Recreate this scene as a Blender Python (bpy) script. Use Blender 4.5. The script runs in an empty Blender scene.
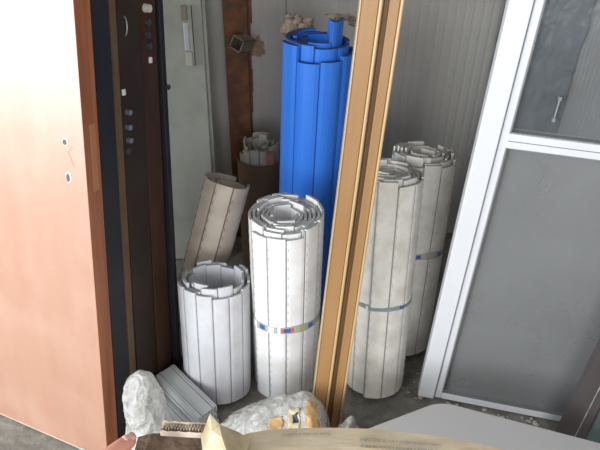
import bpy, math, random
from mathutils import Vector, Matrix, noise
random.seed(7)
S = bpy.context.scene
COL = S.collection
R = math.radians

# ---------------------------------------------------------------- camera
CAMZ, PITCH, ROLL, FPX = 1.65, R(34), R(1.0), 583.0
cam_d = bpy.data.cameras.new('camera')
cam_d.sensor_width = 36.0
cam_d.lens = 36.0 * FPX / 600.0
cam_d.clip_start = 0.02
cam = bpy.data.objects.new('camera', cam_d)
COL.objects.link(cam)
cam.matrix_world = Matrix.Translation((0, 0, CAMZ)) @ Matrix.Rotation(R(90) - PITCH, 4, 'X') @ Matrix.Rotation(ROLL, 4, 'Z')
S.camera = cam

# ---------------------------------------------------------------- world, lights, exposure
w = bpy.data.worlds.new('world'); S.world = w; w.use_nodes = True
w.node_tree.nodes['Background'].inputs['Color'].default_value = (0.86, 0.93, 1.0, 1)
w.node_tree.nodes['Background'].inputs['Strength'].default_value = 0.85

def area(name, loc, target, sx, sy, power, color):
    l = bpy.data.lights.new(name, 'AREA'); l.shape = 'RECTANGLE'; l.size = sx; l.size_y = sy
    l.energy = power; l.color = color
    o = bpy.data.objects.new(name, l); COL.objects.link(o)
    o.location = loc
    o.rotation_euler = (Vector(target) - Vector(loc)).to_track_quat('-Z', 'Y').to_euler()
    return o
area('window_light', (-2.94, 0.35, 1.65), (-0.6, 0.9, 1.2), 1.8, 1.45, 62, (0.93, 0.97, 1.0))
area('doorway_light', (-2.35, -1.15, 1.6), (0.1, 1.5, 0.7), 1.3, 1.9, 92, (0.95, 0.98, 1.0))

area('fill_light', (0.35, -2.7, 1.75), (-0.1, 1.9, 0.8), 2.4, 1.7, 62, (0.97, 0.98, 1.0))  # added soft fill from behind the camera to brighten the back wall

S.view_settings.view_transform = 'Standard'
S.view_settings.look = 'None'
S.view_settings.gamma = 1
S.view_settings.use_curve_mapping = False
S.view_settings.exposure = 0.2

# ---------------------------------------------------------------- measuring helpers
_F = Vector((0, math.cos(PITCH), -math.sin(PITCH))); _U = Vector((0, math.sin(PITCH), math.cos(PITCH)))
CAM = Vector((0, 0, CAMZ))
def ray(px, py):
    x = (px - 300) / FPX; y = -(py - 225) / FPX
    c, s = math.cos(ROLL), math.sin(ROLL)
    x, y = c * x - s * y, s * x + c * y
    return _F + Vector((x, 0, 0)) + _U * y
def on_floor(px, py, z=0.0):
    d = ray(px, py); return CAM + d * ((z - CAMZ) / d.z)
def at_y(px, py, Y):
    d = ray(px, py); return CAM + d * (Y / d.y)
def on_plane(px, py, P, n):
    d = ray(px, py); return CAM + d * ((P - CAM).dot(n) / d.dot(n))
def up_through(P, d, px, py):
    m = (P - CAM).cross(ray(px, py)); u = m.cross(d).normalized()
    return u if u.z > 0 else -u
def frame(P, x, y, z):
    M = Matrix((x, y, z)).transposed().to_4x4(); M.translation = P; return M

# ---------------------------------------------------------------- object helpers
def props(o, label=None, cat=None, group=None, kind=None):
    if label: o['label'] = label
    if cat: o['category'] = cat
    if group: o['group'] = group
    if kind: o['kind'] = kind
    return o
def thing(name, label, cat, M=None, group=None):
    o = bpy.data.objects.new(name, None); COL.objects.link(o); o.empty_display_size = 0.05
    if M is not None: o.matrix_world = M
    return props(o, label, cat, group)
class MB:
    def __init__(s): s.v = []; s.f = []; s.m = []; s.sm = []
    def add(s, vs, fs, mat=0, smooth=False, M=None):
        b = len(s.v)
        s.v += [tuple(M @ Vector(p)) if M is not None else tuple(p) for p in vs]
        for f in fs: s.f.append(tuple(i + b for i in f)); s.m.append(mat); s.sm.append(smooth)
        return s
    def box(s, x0, x1, y0, y1, z0, z1, mat=0, M=None):
        v = [(x0,y0,z0),(x1,y0,z0),(x1,y1,z0),(x0,y1,z0),(x0,y0,z1),(x1,y0,z1),(x1,y1,z1),(x0,y1,z1)]
        return s.add(v, [(0,3,2,1),(4,5,6,7),(0,1,5,4),(1,2,6,5),(2,3,7,6),(3,0,4,7)], mat, False, M)
    def prism(s, poly, z0, z1, mat=0, capmat=None, M=None, smooth=False):
        n = len(poly); capmat = mat if capmat is None else capmat
        v = [(x,y,z0) for x,y in poly] + [(x,y,z1) for x,y in poly]
        s.add(v, [(i,(i+1)%n,(i+1)%n+n,i+n) for i in range(n)], mat, smooth, M)
        s.add(v, [tuple(range(n-1,-1,-1)), tuple(range(n,2*n))], capmat, False, M)
        return s
    def cyl(s, a, b, r, r2=None, n=16, mat=0, cap=True):
        a, b = Vector(a), Vector(b); r2 = r if r2 is None else r2
        q = (b - a).to_track_quat('Z', 'Y').to_matrix()
        ring = lambda c, rr: [c + q @ Vector((rr*math.cos(2*math.pi*i/n), rr*math.sin(2*math.pi*i/n), 0)) for i in range(n)]
        v = ring(a, r) + ring(b, r2)
        s.add(v, [(i,(i+1)%n,(i+1)%n+n,i+n) for i in range(n)], mat, True)
        if cap: s.add(v, [tuple(range(n-1,-1,-1)), tuple(range(n,2*n))], mat)
        return s
    def build(s, name, mats, parent=None, bevel=0, M=None, subsurf=0, autosmooth=None):
        me = bpy.data.meshes.new(name); me.from_pydata(s.v, [], s.f)
        if not isinstance(mats, (list, tuple)): mats = [mats]
        for m in mats: me.materials.append(m)
        for p, mi, sm in zip(me.polygons, s.m, s.sm): p.material_index = mi; p.use_smooth = sm
        me.validate(); me.update()
        o = bpy.data.objects.new(name, me); COL.objects.link(o)
        if M is not None: o.matrix_world = M
        if parent is not None: o.parent = parent
        if bevel:
            b = o.modifiers.new('bevel', 'BEVEL'); b.width = bevel; b.segments = 2; b.limit_method = 'ANGLE'; b.angle_limit = R(40)
        if subsurf:
            b = o.modifiers.new('sub', 'SUBSURF'); b.levels = subsurf; b.render_levels = subsurf
        return o

# ---------------------------------------------------------------- materials
def mat(name, col, rough=0.5, metal=0.0, var=0.0, vcol=None, vscale=8.0, stretch=(1,1,1), bump=0.0, bscale=60.0,
        dirt=None, dirt_amt=0.0, dscale=5.0, spec=0.5, alpha=1.0, trans=0.0, detail=4.0, lo=0.35, hi=0.7):
    m = bpy.data.materials.new(name); m.use_nodes = True
    nt = m.node_tree; N = nt.nodes; L = nt.links; b = N['Principled BSDF']
    b.inputs['Roughness'].default_value = rough; b.inputs['Metallic'].default_value = metal
    b.inputs['Specular IOR Level'].default_value = spec
    b.inputs['Alpha'].default_value = alpha
    tc = N.new('ShaderNodeTexCoord'); mp = N.new('ShaderNodeMapping'); mp.inputs['Scale'].default_value = stretch
    L.new(tc.outputs['Object'], mp.inputs['Vector'])
    c4 = (*col, 1)
    out = None
    if var > 0:
        n = N.new('ShaderNodeTexNoise'); n.inputs['Scale'].default_value = vscale; n.inputs['Detail'].default_value = detail
        L.new(mp.outputs[0], n.inputs['Vector'])
        mr = N.new('ShaderNodeMapRange'); mr.inputs['From Min'].default_value = lo; mr.inputs['From Max'].default_value = hi
        mr.inputs['To Max'].default_value = var
        L.new(n.outputs['Fac'], mr.inputs['Value'])
        mx = N.new('ShaderNodeMix'); mx.data_type = 'RGBA'
        mx.inputs['A'].default_value = c4; mx.inputs['B'].default_value = (*(vcol or tuple(x*0.6 for x in col)), 1)
        L.new(mr.outputs[0], mx.inputs['Factor']); out = mx.outputs['Result']
    if dirt:
        n = N.new('ShaderNodeTexNoise'); n.inputs['Scale'].default_value = dscale; n.inputs['Detail'].default_value = 8
        L.new(tc.outputs['Object'], n.inputs['Vector'])
        mr = N.new('ShaderNodeMapRange'); mr.inputs['From Min'].default_value = 0.45; mr.inputs['From Max'].default_value = 0.72
        mr.inputs['To Max'].default_value = dirt_amt
        L.new(n.outputs['Fac'], mr.inputs['Value'])
        mx = N.new('ShaderNodeMix'); mx.data_type = 'RGBA'; mx.inputs['B'].default_value = (*dirt, 1)
        if out: L.new(out, mx.inputs['A'])
        else: mx.inputs['A'].default_value = c4
        L.new(mr.outputs[0], mx.inputs['Factor']); out = mx.outputs['Result']
    if out: L.new(out, b.inputs['Base Color'])
    else: b.inputs['Base Color'].default_value = c4
    if bump > 0:
        n = N.new('ShaderNodeTexNoise'); n.inputs['Scale'].default_value = bscale; n.inputs['Detail'].default_value = 5
        L.new(mp.outputs[0], n.inputs['Vector'])
        bp = N.new('ShaderNodeBump'); bp.inputs['Strength'].default_value = bump; bp.inputs['Distance'].default_value = 0.01
        L.new(n.outputs['Fac'], bp.inputs['Height']); L.new(bp.outputs[0], b.inputs['Normal'])
    return m

def pane_mat(name, col, see, rough=0.15, bump=0.0, bscale=8.0, dust=0.0, mesh=0):
    """a thin dusty pane: part see-through, part dusty diffuse, part gloss"""
    m = bpy.data.materials.new(name); m.use_nodes = True
    nt = m.node_tree; N = nt.nodes; L = nt.links
    b = N['Principled BSDF']; out = N['Material Output']
    b.inputs['Base Color'].default_value = (*col, 1); b.inputs['Roughness'].default_value = rough
    t = N.new('ShaderNodeBsdfTransparent'); mx = N.new('ShaderNodeMixShader')
    L.new(t.outputs[0], mx.inputs[2]); L.new(b.outputs[0], mx.inputs[1]); L.new(mx.outputs[0], out.inputs['Surface'])
    tc = N.new('ShaderNodeTexCoord')
    n = N.new('ShaderNodeTexNoise'); n.inputs['Scale'].default_value = 4; n.inputs['Detail'].default_value = 8
    L.new(tc.outputs['Object'], n.inputs['Vector'])
    mr = N.new('ShaderNodeMapRange'); mr.inputs['From Min'].default_value = 0.3; mr.inputs['From Max'].default_value = 0.75
    mr.inputs['To Min'].default_value = see; mr.inputs['To Max'].default_value = see - dust
    L.new(n.outputs['Fac'], mr.inputs['Value']); L.new(mr.outputs[0], mx.inputs['Fac'])
    if bump:
        n2 = N.new('ShaderNodeTexNoise'); n2.inputs['Scale'].default_value = bscale; n2.inputs['Detail'].default_value = 3
        n2.inputs['Distortion'].default_value = 1.5
        L.new(tc.outputs['Object'], n2.inputs['Vector'])
        bp = N.new('ShaderNodeBump'); bp.inputs['Strength'].default_value = bump; bp.inputs['Distance'].default_value = 0.02
        L.new(n2.outputs['Fac'], bp.inputs['Height']); L.new(bp.outputs[0], b.inputs['Normal'])
    return m

M_wall = mat('wall_panel', (0.45,0.435,0.41), 0.6, var=0.5, vcol=(0.38,0.372,0.35), vscale=2.5, bump=0.05, dirt=(0.24,0.19,0.14), dirt_amt=0.35, dscale=2.2)
M_floor = mat('concrete', (0.21,0.20,0.175), 0.9, var=0.9, vcol=(0.12,0.11,0.095), vscale=9, bump=0.6, bscale=35, dirt=(0.33,0.31,0.27), dirt_amt=0.5, dscale=26)
M_ceil = mat('ceiling_paint', (0.4,0.4,0.38), 0.8, var=0.3)
M_rust = mat('rust', (0.155,0.062,0.030), 0.85, var=0.9, vcol=(0.075,0.045,0.032), vscale=14, bump=0.3, dirt=(0.30,0.12,0.04), dirt_amt=0.6, dscale=20)
M_ruststain = mat('rust_stain', (0.27,0.13,0.06), 0.8, var=0.9, vcol=(0.33,0.25,0.18), vscale=60)
M_orange = mat('orange_laminate', (0.43,0.230,0.155), 0.38, spec=1.0, var=0.5, vcol=(0.37,0.18,0.115), vscale=3.0, stretch=(6,6,0.5), bump=0.015, bscale=8, dirt=(0.62,0.42,0.33), dirt_amt=0.25, dscale=6)
_b = M_orange.node_tree.nodes['Principled BSDF']; _b.inputs['Coat Weight'].default_value = 1.0; _b.inputs['Coat Roughness'].default_value = 0.42; _b.inputs['Coat IOR'].default_value = 1.6
M_orange_edge = mat('orange_edge', (0.38,0.13,0.05), 0.45, var=0.8, vcol=(0.20,0.055,0.02), vscale=5, stretch=(10,10,0.6))
M_pale = mat('pale_chipboard', (0.62,0.50,0.40), 0.85, var=0.5)
M_blackdoor = mat('blue_black_coating', (0.018,0.018,0.022), 0.5, spec=0.25, var=0.4, vcol=(0.03,0.03,0.035), vscale=10)
M_ply = mat('brown_board', (0.14,0.088,0.050), 0.7, spec=0.2, var=0.5, vscale=12, stretch=(5,5,1))
M_darkdoor = mat('dark_brown_steel', (0.030,0.020,0.014), 0.55, spec=0.2, var=0.6, vcol=(0.045,0.03,0.022), vscale=7)
M_reddoor = mat('dark_red_brown', (0.060,0.028,0.016), 0.55, spec=0.2, var=0.7, vcol=(0.035,0.018,0.012), vscale=8, stretch=(3,3,1))
M_cream = mat('cream_aluminium', (0.46,0.465,0.41), 0.6, var=0.35, vscale=3, dirt=(0.25,0.24,0.2), dirt_amt=0.3, dscale=12)
M_creamlt = mat('ivory_plastic', (0.58,0.56,0.47), 0.4, var=0.4)
M_beigep = mat('aged_beige_plastic', (0.36,0.31,0.24), 0.5, var=0.4)
M_steel = mat('dull_steel', (0.42,0.42,0.43), 0.35, 0.8)
M_white = mat('white_slat', (0.84,0.84,0.86), 0.35, var=0.35, vcol=(0.62,0.61,0.58), vscale=4, stretch=(2,2,0.7), dirt=(0.45,0.40,0.32), dirt_amt=0.35, dscale=11)
M_grey = mat('light_grey_slat', (0.66,0.67,0.71), 0.35, var=0.35, vscale=5, vcol=(0.54,0.55,0.58), dirt=(0.42,0.33,0.3), dirt_amt=0.3, dscale=14)
M_ivory = mat('dirty_ivory_slat', (0.74,0.715,0.66), 0.4, var=0.6, vscale=4, vcol=(0.64,0.61,0.56), dirt=(0.40,0.34,0.27), dirt_amt=0.5, dscale=13)
M_beige = mat('beige_slat', (0.60,0.51,0.43), 0.5, var=0.7, vscale=5, vcol=(0.50,0.41,0.34), dirt=(0.30,0.24,0.19), dirt_amt=0.5, dscale=12)
M_blue = mat('blue_slat', (0.038,0.20,0.76), 0.30, var=0.35, vcol=(0.03,0.165,0.64), vscale=5)
M_blueend = mat('blue_cut_end', (0.012,0.028,0.10), 0.7, var=0.7, vcol=(0.05,0.045,0.05), vscale=60)
M_end = mat('slat_cut_end', (0.38,0.38,0.37), 0.6, var=0.7, vcol=(0.20,0.20,0.19), vscale=50)
M_enddirty = mat('slat_cut_end_foam', (0.24,0.22,0.17), 0.7, var=0.8, vcol=(0.42,0.38,0.22), vscale=40)
M_slot = mat('slot_dark', (0.10,0.095,0.085), 0.8)
M_slotw = mat('slot_grey', (0.50,0.49,0.46), 0.8)
M_joint = mat('joint_grime', (0.34,0.335,0.33), 0.7, var=0.6, vscale=30)
M_bluejoint = mat('blue_joint', (0.02,0.10,0.42), 0.5)
M_beigejoint = mat('beige_joint', (0.20,0.16,0.12), 0.7)
M_tape = pane_mat('clear_tape', (0.55,0.56,0.50), 0.35, 0.25, dust=0.2)
M_tapeblue = mat('tape_print_blue', (0.045,0.11,0.36), 0.4)
M_tapered = mat('tape_print_red', (0.62,0.12,0.10), 0.4)
M_tapewhite = mat('tape_print_white', (0.70,0.72,0.74), 0.4)
M_tapegreen = mat('tape_yellowed', (0.42,0.40,0.24), 0.4)
M_wood = mat('golden_wood', (0.355,0.198,0.080), 0.42, var=0.6, vcol=(0.30,0.155,0.058), vscale=5, stretch=(12,12,0.7), bump=0.02, bscale=20)
M_woodbead = mat('pale_wood_bead', (0.52,0.36,0.185), 0.35, var=0.3, vscale=6, stretch=(6,6,0.6))
M_woodshade = mat('shaded_wood_rebate', (0.24,0.13,0.05), 0.5, var=0.5, vscale=6, stretch=(9,9,0.6))  # same wood, with the shade of the recess put into a darker brown
M_upvc = mat('white_frame', (0.63,0.64,0.665), 0.4, var=0.25, vcol=(0.56,0.57,0.59), vscale=5)
M_gasket = mat('gasket', (0.20,0.20,0.21), 0.7)
M_glass = pane_mat('dusty_glass_film', (0.20,0.22,0.24), 0.85, 0.18, bump=0.35, bscale=9, dust=0.25)
M_screen = pane_mat('insect_screen', (0.24,0.245,0.25), 0.50, 0.5, bump=0.0, dust=0.16)
M_sash = mat('grey_brown_frame', (0.050,0.042,0.041), 0.6, spec=0.3, var=0.6, vcol=(0.075,0.065,0.062), vscale=7, stretch=(4,4,0.6))
M_sashline = mat('light_groove', (0.34,0.33,0.33), 0.6, var=0.8, vcol=(0.10,0.09,0.09), vscale=40)
M_sashglass = pane_mat('green_grey_glass', (0.10,0.14,0.135), 0.35, 0.12, dust=0.15)
M_board = mat('grey_white_board', (0.38,0.365,0.365), 0.6, var=0.2, vcol=(0.38,0.375,0.38), vscale=8)
M_boardedge = mat('white_board_edge', (0.62,0.62,0.62), 0.5)
M_kraft = mat('kraft_card', (0.36,0.235,0.125), 0.7, var=0.5, vcol=(0.28,0.17,0.085), vscale=12)
M_kraftdark = mat('dark_card', (0.11,0.070,0.045), 0.9, var=0.9, vcol=(0.20,0.14,0.10), vscale=50, bump=0.6, bscale=90)  # dark brown card with the shadow on the torn end mixed in
M_kraftlt = mat('taped_card', (0.64,0.52,0.37), 0.32, var=0.8, vcol=(0.60,0.54,0.42), vscale=18, stretch=(1,3,1), bump=0.15, bscale=30, dirt=(0.36,0.26,0.15), dirt_amt=0.5, dscale=30)
M_fluting = mat('corrugated_paper', (0.80,0.68,0.56), 0.85, var=0.7, vcol=(0.30,0.22,0.15), vscale=60)
M_parcel = mat('brown_parcel_tape', (0.42,0.25,0.10), 0.3, var=0.6, vcol=(0.55,0.40,0.22), vscale=15, bump=0.3, bscale=40)
M_tapepeak = mat('yellowed_tape', (0.62,0.54,0.36), 0.3, var=0.9, vcol=(0.36,0.26,0.14), vscale=22, bump=0.3, bscale=50)
M_print = mat('faded_print', (0.27,0.24,0.22), 0.7, var=0.8, vcol=(0.42,0.36,0.29), vscale=50)
M_label = mat('navy_label', (0.02,0.025,0.06), 0.5)
M_labelw = mat('cream_label', (0.50,0.42,0.26), 0.5)
M_foam = mat('dry_foam', (0.42,0.33,0.25), 0.9, var=0.9, vcol=(0.22,0.16,0.12), vscale=35, bump=0.8, bscale=60)
M_skin = mat('skin', (0.62,0.27,0.20), 0.5, var=0.5, vcol=(0.70,0.33,0.25), vscale=25, bump=0.05, bscale=120)
M_sleeve = mat('dark_cloth', (0.03,0.035,0.05), 0.9, var=0.4)
M_debris = mat('pale_debris', (0.42,0.39,0.34), 0.9, var=0.8, vscale=40)

def wrap_mat(name, col, see):
    m = bpy.data.materials.new(name); m.use_nodes = True
    nt = m.node_tree; N = nt.nodes; L = nt.links
    b = N['Principled BSDF']; out = N['Material Output']
    b.inputs['Base Color'].default_value = (*col, 1); b.inputs['Roughness'].default_value = 0.16
    tr = N.new('ShaderNodeBsdfTransparent'); mx = N.new('ShaderNodeMixShader')
    tc = N.new('ShaderNodeTexCoord')
    v = N.new('ShaderNodeTexVoronoi'); v.inputs['Scale'].default_value = 75
    n = N.new('ShaderNodeTexNoise'); n.inputs['Scale'].default_value = 22; n.inputs['Detail'].default_value = 7; n.inputs['Distortion'].default_value = 2.2
    L.new(tc.outputs['Object'], v.inputs['Vector']); L.new(tc.outputs['Object'], n.inputs['Vector'])
    mr = N.new('ShaderNodeMapRange'); mr.inputs['From Min'].default_value = 0.35; mr.inputs['From Max'].default_value = 0.65
    mr.inputs['To Min'].default_value = see; mr.inputs['To Max'].default_value = max(see-0.28, 0.0)
    L.new(n.outputs['Fac'], mr.inputs['Value']); L.new(mr.outputs[0], mx.inputs['Fac'])
    ad = N.new('ShaderNodeMath'); ad.operation = 'MULTIPLY_ADD'; ad.inputs[1].default_value = -0.18
    L.new(v.outputs['Distance'], ad.inputs[0]); L.new(n.outputs['Fac'], ad.inputs[2])
    bp = N.new('ShaderNodeBump'); bp.inputs['Strength'].default_value = 1.0; bp.inputs['Distance'].default_value = 0.011
    L.new(ad.outputs[0], bp.inputs['Height']); L.new(bp.outputs[0], b.inputs['Normal'])
    L.new(b.outputs[0], mx.inputs[1]); L.new(tr.outputs[0], mx.inputs[2]); L.new(mx.outputs[0], out.inputs['Surface'])
    return m
M_bubble = wrap_mat('bubble_wrap', (0.72,0.715,0.695), 0.62)
M_bubble2 = wrap_mat('plastic_film', (0.40,0.41,0.37), 0.25)

# ================================================================ SETTING
YW, XR, XL = 2.4, 1.13, -3.0
def ribbed(a0, a1, z1, pitch=0.036, seam=1.0, off=0.0):
    pts = []
    x = a0
    k = 0
    while x < a1 - 1e-6:
        pts += [(x, 0), (x+0.008, 0.0010), (x+0.012, 0.0010), (x+0.020, 0)]
        x += pitch; k += 1
    pts += [(a1, 0)]
    return pts
def wall_mesh(name, a0, a1, z1, M, mats, seams=()):
    pts = ribbed(a0, a1, z1)
    mb = MB(); n = len(pts)
    v = [(x, y, 0) for x, y in pts] + [(x, y, z1) for x, y in pts] + [(x, 0.06, 0) for x, y in (pts[0], pts[-1])] + [(x, 0.06, z1) for x, y in (pts[0], pts[-1])]
    fs = [(i, i+1, i+1+n, i+n) for i in range(n-1)] + [(2*n, 2*n+2, 2*n+3, 2*n+1)]
    mb.add(v, fs, 0, False)
    for s in seams: mb.box(s-0.0015, s+0.0015, -0.0005, 0.002, 0, z1, 1)
    o = mb.build(name, mats, M=M); props(o, kind='structure'); return o
xs = at_y(286, 10, YW).x
wall_mesh('wall_back', XL, XR+0.05, 2.7, Matrix.Translation((0, YW, 0)), [M_wall, M_slot], (xs, xs+0.9))
wall_mesh('wall_right', -YW, 3.0, 2.7, Matrix.Translation((XR, 0, 0)) @ Matrix.Rotation(R(-90), 4, 'Z'), [M_wall, M_slot], (-1.6, -0.7))
# left wall with the opening the daylight comes through
mb = MB(); mb.box(XL-0.06, XL, -3.0, -0.6, 0, 2.7); mb.box(XL-0.06, XL, 1.3, YW+0.06, 0, 2.7)
mb.box(XL-0.06, XL, -0.6, 1.3, 0, 0.9); mb.box(XL-0.06, XL, -0.6, 1.3, 2.4, 2.7)
props(mb.build('wall_left', M_wall), kind='structure')
mb = MB(); mb.box(XL-0.06, XR+0.06, -3.0, YW+0.06, -0.1, 0.0); props(mb.build('floor', M_floor), kind='structure')
mb = MB(); mb.box(XL-0.06, XR+0.06, -3.0, YW+0.06, 2.7, 2.76); props(mb.build('ceiling', M_ceil), kind='structure')

# rusty post in the corner of the back wall
PL = at_y(222, 0, 2.33); PR = at_y(246, 0, 2.33)
post = thing('steel_post', 'rusty brown steel post against the ribbed back wall', 'post', Matrix.Translation((PL.x, 2.33, 0)))
mb = MB(); wv = PR.x - PL.x
mb.box(0, wv, 0, 0.068, 0, 2.7); mb.build('post_body', M_rust, post, bevel=0.003)
mb = MB()
for i in range(26):
    z = 0.25 + i*0.095; h = 0.095
    wd = 0.003 + 0.030*abs(noise.noise(Vector((i*0.7, 3.1, 0)))) 
    mb.box(wv-0.002, wv+wd, 0.055, 0.068, z, z+h)
mb.build('rust_crust', M_rust, post)
# rust stain in its own shape on the wall
sc = at_y(257, 47, YW-0.001)
mb = MB(); n = 72; vs = [(0,0,0)]
for i in range(n):
    a = 2*math.pi*i/n; r = 0.032 + 0.014*noise.noise(Vector((math.cos(a)*2.6, math.sin(a)*2.6, 5))) + 0.006*noise.noise(Vector((math.cos(a)*9, math.sin(a)*9, 2)))
    vs.append((r*math.cos(a)*1.0, 0, r*math.sin(a)*1.25))
mb.add(vs, [(0, i+1, (i+1)%n+1) for i in range(n)])
mb.build('rust_patch', M_ruststain, post, M=Matrix.Identity(4)).location = (sc.x-PL.x, YW-0.0012-2.33, sc.z)
# square tube stub
sp = at_y(247, 47, 2.27)
st = thing('square_tube_stub', 'short open square steel tube sticking out of the rusty post', 'pipe', Matrix.Translation((sp.x, 2.328, sp.z)) @ Matrix.Rotation(R(-22), 4, 'Z') @ Matrix.Rotation(R(-12), 4, 'X') @ Matrix.Rotation(R(22), 4, 'Y'))
mb = MB(); a = 0.026; t = 0.005
mb.box(-a, a, -0.10, 0.0, a-t, a); mb.box(-a, a, -0.10, 0.0, -a, -a+t); mb.box(-a, -a+t, -0.10, 0.0, -a, a); mb.box(a-t, a, -0.10, 0.0, -a, a)
mb.build('tube', mat('greyed_rust', (0.17,0.14,0.11), 0.7, var=0.7, vcol=(0.10,0.07,0.05), vscale=30), st)
mb = MB(); mb.box(-a+t, a-t, -0.03, -0.024, -a+t, a-t); mb.build('tube_shade_plate', M_slot, st)  # dark plate standing in for the shade inside the open tube

# ================================================================ DOOR STACK ON THE LEFT
A0 = on_floor(108, 463); dO = (on_floor(0, 416) - A0).normalized()
uO = up_through(A0, dO, 73, 0); nO = uO.cross(dO).normalized()
if nO.y < 0: nO = -nO
LIFT = -nO.z / uO.z
def slab(name, label, cat, s0, s1, width, height, mface, medge, off=0.0, bevel=0.002, k=0.0):
    u, d = (uO + dO*k).normalized(), (dO - uO*k).normalized()
    P = A0 + nO*s0 + uO*(s1*LIFT + 0.0005 + abs(k)*width*1.03) + dO*off
    t = thing(name, label, cat, frame(P, d, nO, u))
    mb = MB(); T = s1 - s0 - 0.002
    mb.box(0, width, 0, T, 0, height)
    mb.m = [1, 1, 0, 1, 0, 1]
    mb.build('door_panel', [mface, medge], t, bevel=bevel)
    return t, P, T
orange, PO, TO = slab('wood_door', 'large glossy orange-brown wooden door with keyholes, frontmost at left', 'door', 0.0, 0.056, 0.62, 1.96, M_orange, M_orange_edge)
MOi = frame(PO, dO, nO, uO).inverted()
def loc_face(px, py): return MOi @ on_plane(px, py, PO, nO)
def loc_edge(px, py): return MOi @ on_plane(px, py, PO, dO)
def disc(mb, c, rx, rz, y0, y1, mat=0, n=20, tilt=0.0):
    poly = []
    for i in range(n):
        a = 2*math.pi*i/n; x, z = rx*math.cos(a), rz*math.sin(a)
        poly.append((c.x + x*math.cos(tilt)-z*math.sin(tilt), c.z + x*math.sin(tilt)+z*math.cos(tilt)))
    v = [(x, y0, z) for x, z in poly] + [(x, y1, z) for x, z in poly]
    mb.add(v, [(i, (i+1)%n, (i+1)%n+n, i+n) for i in range(n)] + [tuple(range(n)), tuple(range(2*n-1, n-1, -1))], mat)
M_chipw = mat('white_chipped_rim', (0.85,0.84,0.82), 0.7)
for (px, py, rx, rz) in ((65, 142, 0.0065, 0.0075), (68.5, 177.5, 0.006, 0.0115)):
    c = loc_face(px, py)
    mb = MB(); disc(mb, c + Vector((-0.001,0,0.0015)), rx+0.0025, rz+0.003, -0.0012, 0.0, 0); kh = mb.build('keyhole_rim', M_chipw, orange)
    mb = MB(); disc(mb, c, rx, rz, -0.0018, -0.0005, 0); mb.build('keyhole', M_slot, kh)
mb = MB()
def scratch(mb, pts, wdt):
    for (a, b) in zip(pts, pts[1:]):
        ca, cb = loc_face(*a), loc_face(*b); d = (cb-ca).normalized(); s = Vector((d.z, 0, -d.x))*wdt
        v = [ca-s, ca+s, cb+s*0.7, cb-s*0.7]
        mb.add([(p.x, -0.0006, p.z) for p in v] + [(p.x, -0.0001, p.z) for p in v], [(0,1,2,3),(0,4,5,1),(1,5,6,2),(2,6,7,3),(3,7,4,0)])
scratch(mb, [(72,147),(68,152),(71,159),(74.5,167.5)], 0.0012)
mb.build('gouge', mat('gouge_grey', (0.33,0.27,0.25), 0.8), orange)
a, b = loc_edge(84.5, 126), loc_edge(89, 194)
mb = MB(); mb.box(-0.0012, 0.001, TO*0.40, TO*0.78, b.z, a.z); mb.build('lock_faceplate', mat('brown_plate', (0.42,0.17,0.075), 0.4), orange, bevel=0.0005)
mb = MB(); mb.box(0.0, 0.62, -0.001, 0.004, 0, 0.004); mb.build('dusty_bottom_rim', mat('pale_dust', (0.62,0.44,0.34), 0.8, var=0.5, vscale=30), orange)
mb = MB()
for i in range(7):
    x = 0.055 + i*0.009; h = 0.006 + 0.010*random.random()
    mb.add([(x-0.006,-0.0016,0),(x+0.007,-0.0016,0),(x+0.004,-0.0016,h),(x-0.003,-0.0016,h*0.7)], [(0,1,2,3)])
mb.build('chipped_corner', M_pale, orange)

slab('steel_door', 'blue-black edge of a door right behind the orange one', 'door', 0.058, 0.128, 0.60, 1.95, M_blackdoor, M_blackdoor, k=0.006)
slab('fibre_board', 'thin brown board squeezed in the row of leaning doors', 'board', 0.130, 0.163, 0.58, 1.9, M_ply, M_ply, k=0.012)
d4, P4, T4 = slab('security_door', 'dark brown security door with three round bolts on its edge', 'door', 0.167, 0.268, 0.60, 1.95, M_darkdoor, M_darkdoor, off=-0.002, k=0.020)
d5, P5, T5 = slab('security_door', 'dark red-brown security door with pale bolts near its top', 'door', 0.270, 0.345, 0.60, 1.95, M_reddoor, M_reddoor, off=-0.010, k=0.032)
def hardware(root, P, T, items):
    Mi = root.matrix_world.inverted() if False else root.matrix_basis.inverted(); dd = (root.matrix_basis.to_3x3() @ Vector((1,0,0)))
    for kind, px, py in items:
        c = Mi @ on_plane(px, py, P, dd); c.x = 0; c.y = min(max(c.y, 0.012), T-0.012)
        mb = MB()
        if kind == 'bolt':
            mb.cyl((0.002, c.y, c.z), (-0.012, c.y, c.z), 0.0085, 0.0075, 14); mb.build('lock_bolt', M_steel, root)
        elif kind == 'dim':
            mb.cyl((0.002, c.y, c.z), (-0.008, c.y, c.z), 0.010, 0.009, 14); mb.build('lock_bolt', mat('dim_bolt', (0.08,0.08,0.08), 0.4, 0.5), root)
        elif kind == 'knob':
            mb.cyl((0.002, c.y, c.z), (-0.016, c.y, c.z), 0.012, 0.010, 16); o = mb.build('lock_knob', M_creamlt, root, bevel=0.002)
        elif kind == 'square':
            mb.box(-0.004, 0.002, c.y-0.006, c.y+0.006, c.z-0.008, c.z+0.008); mb.build('latch_plate', M_tapewhite, root, bevel=0.001)
        elif kind == 'arc':
            n = 12
            pts = [Vector((-0.003, c.y-0.004+0.012*math.cos(a), c.z+0.024*math.sin(a))) for a in [R(-80+160*i/n) for i in range(n+1)]]
            for p, q in zip(pts, pts[1:]): mb.cyl(p, q, 0.002, n=8)
            mb.build('pull_ring', M_steel, root)
hardware(d4, P4, T4, [('arc',124,26), ('square',120,93), ('bolt',127,112), ('bolt',127,127), ('bolt',128,140), ('dim',124,152)])
hardware(d5, P5, T5, [('knob',145,8), ('dim',147,22), ('dim',147,35), ('dim',148,46), ('square',150,60)])
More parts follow.
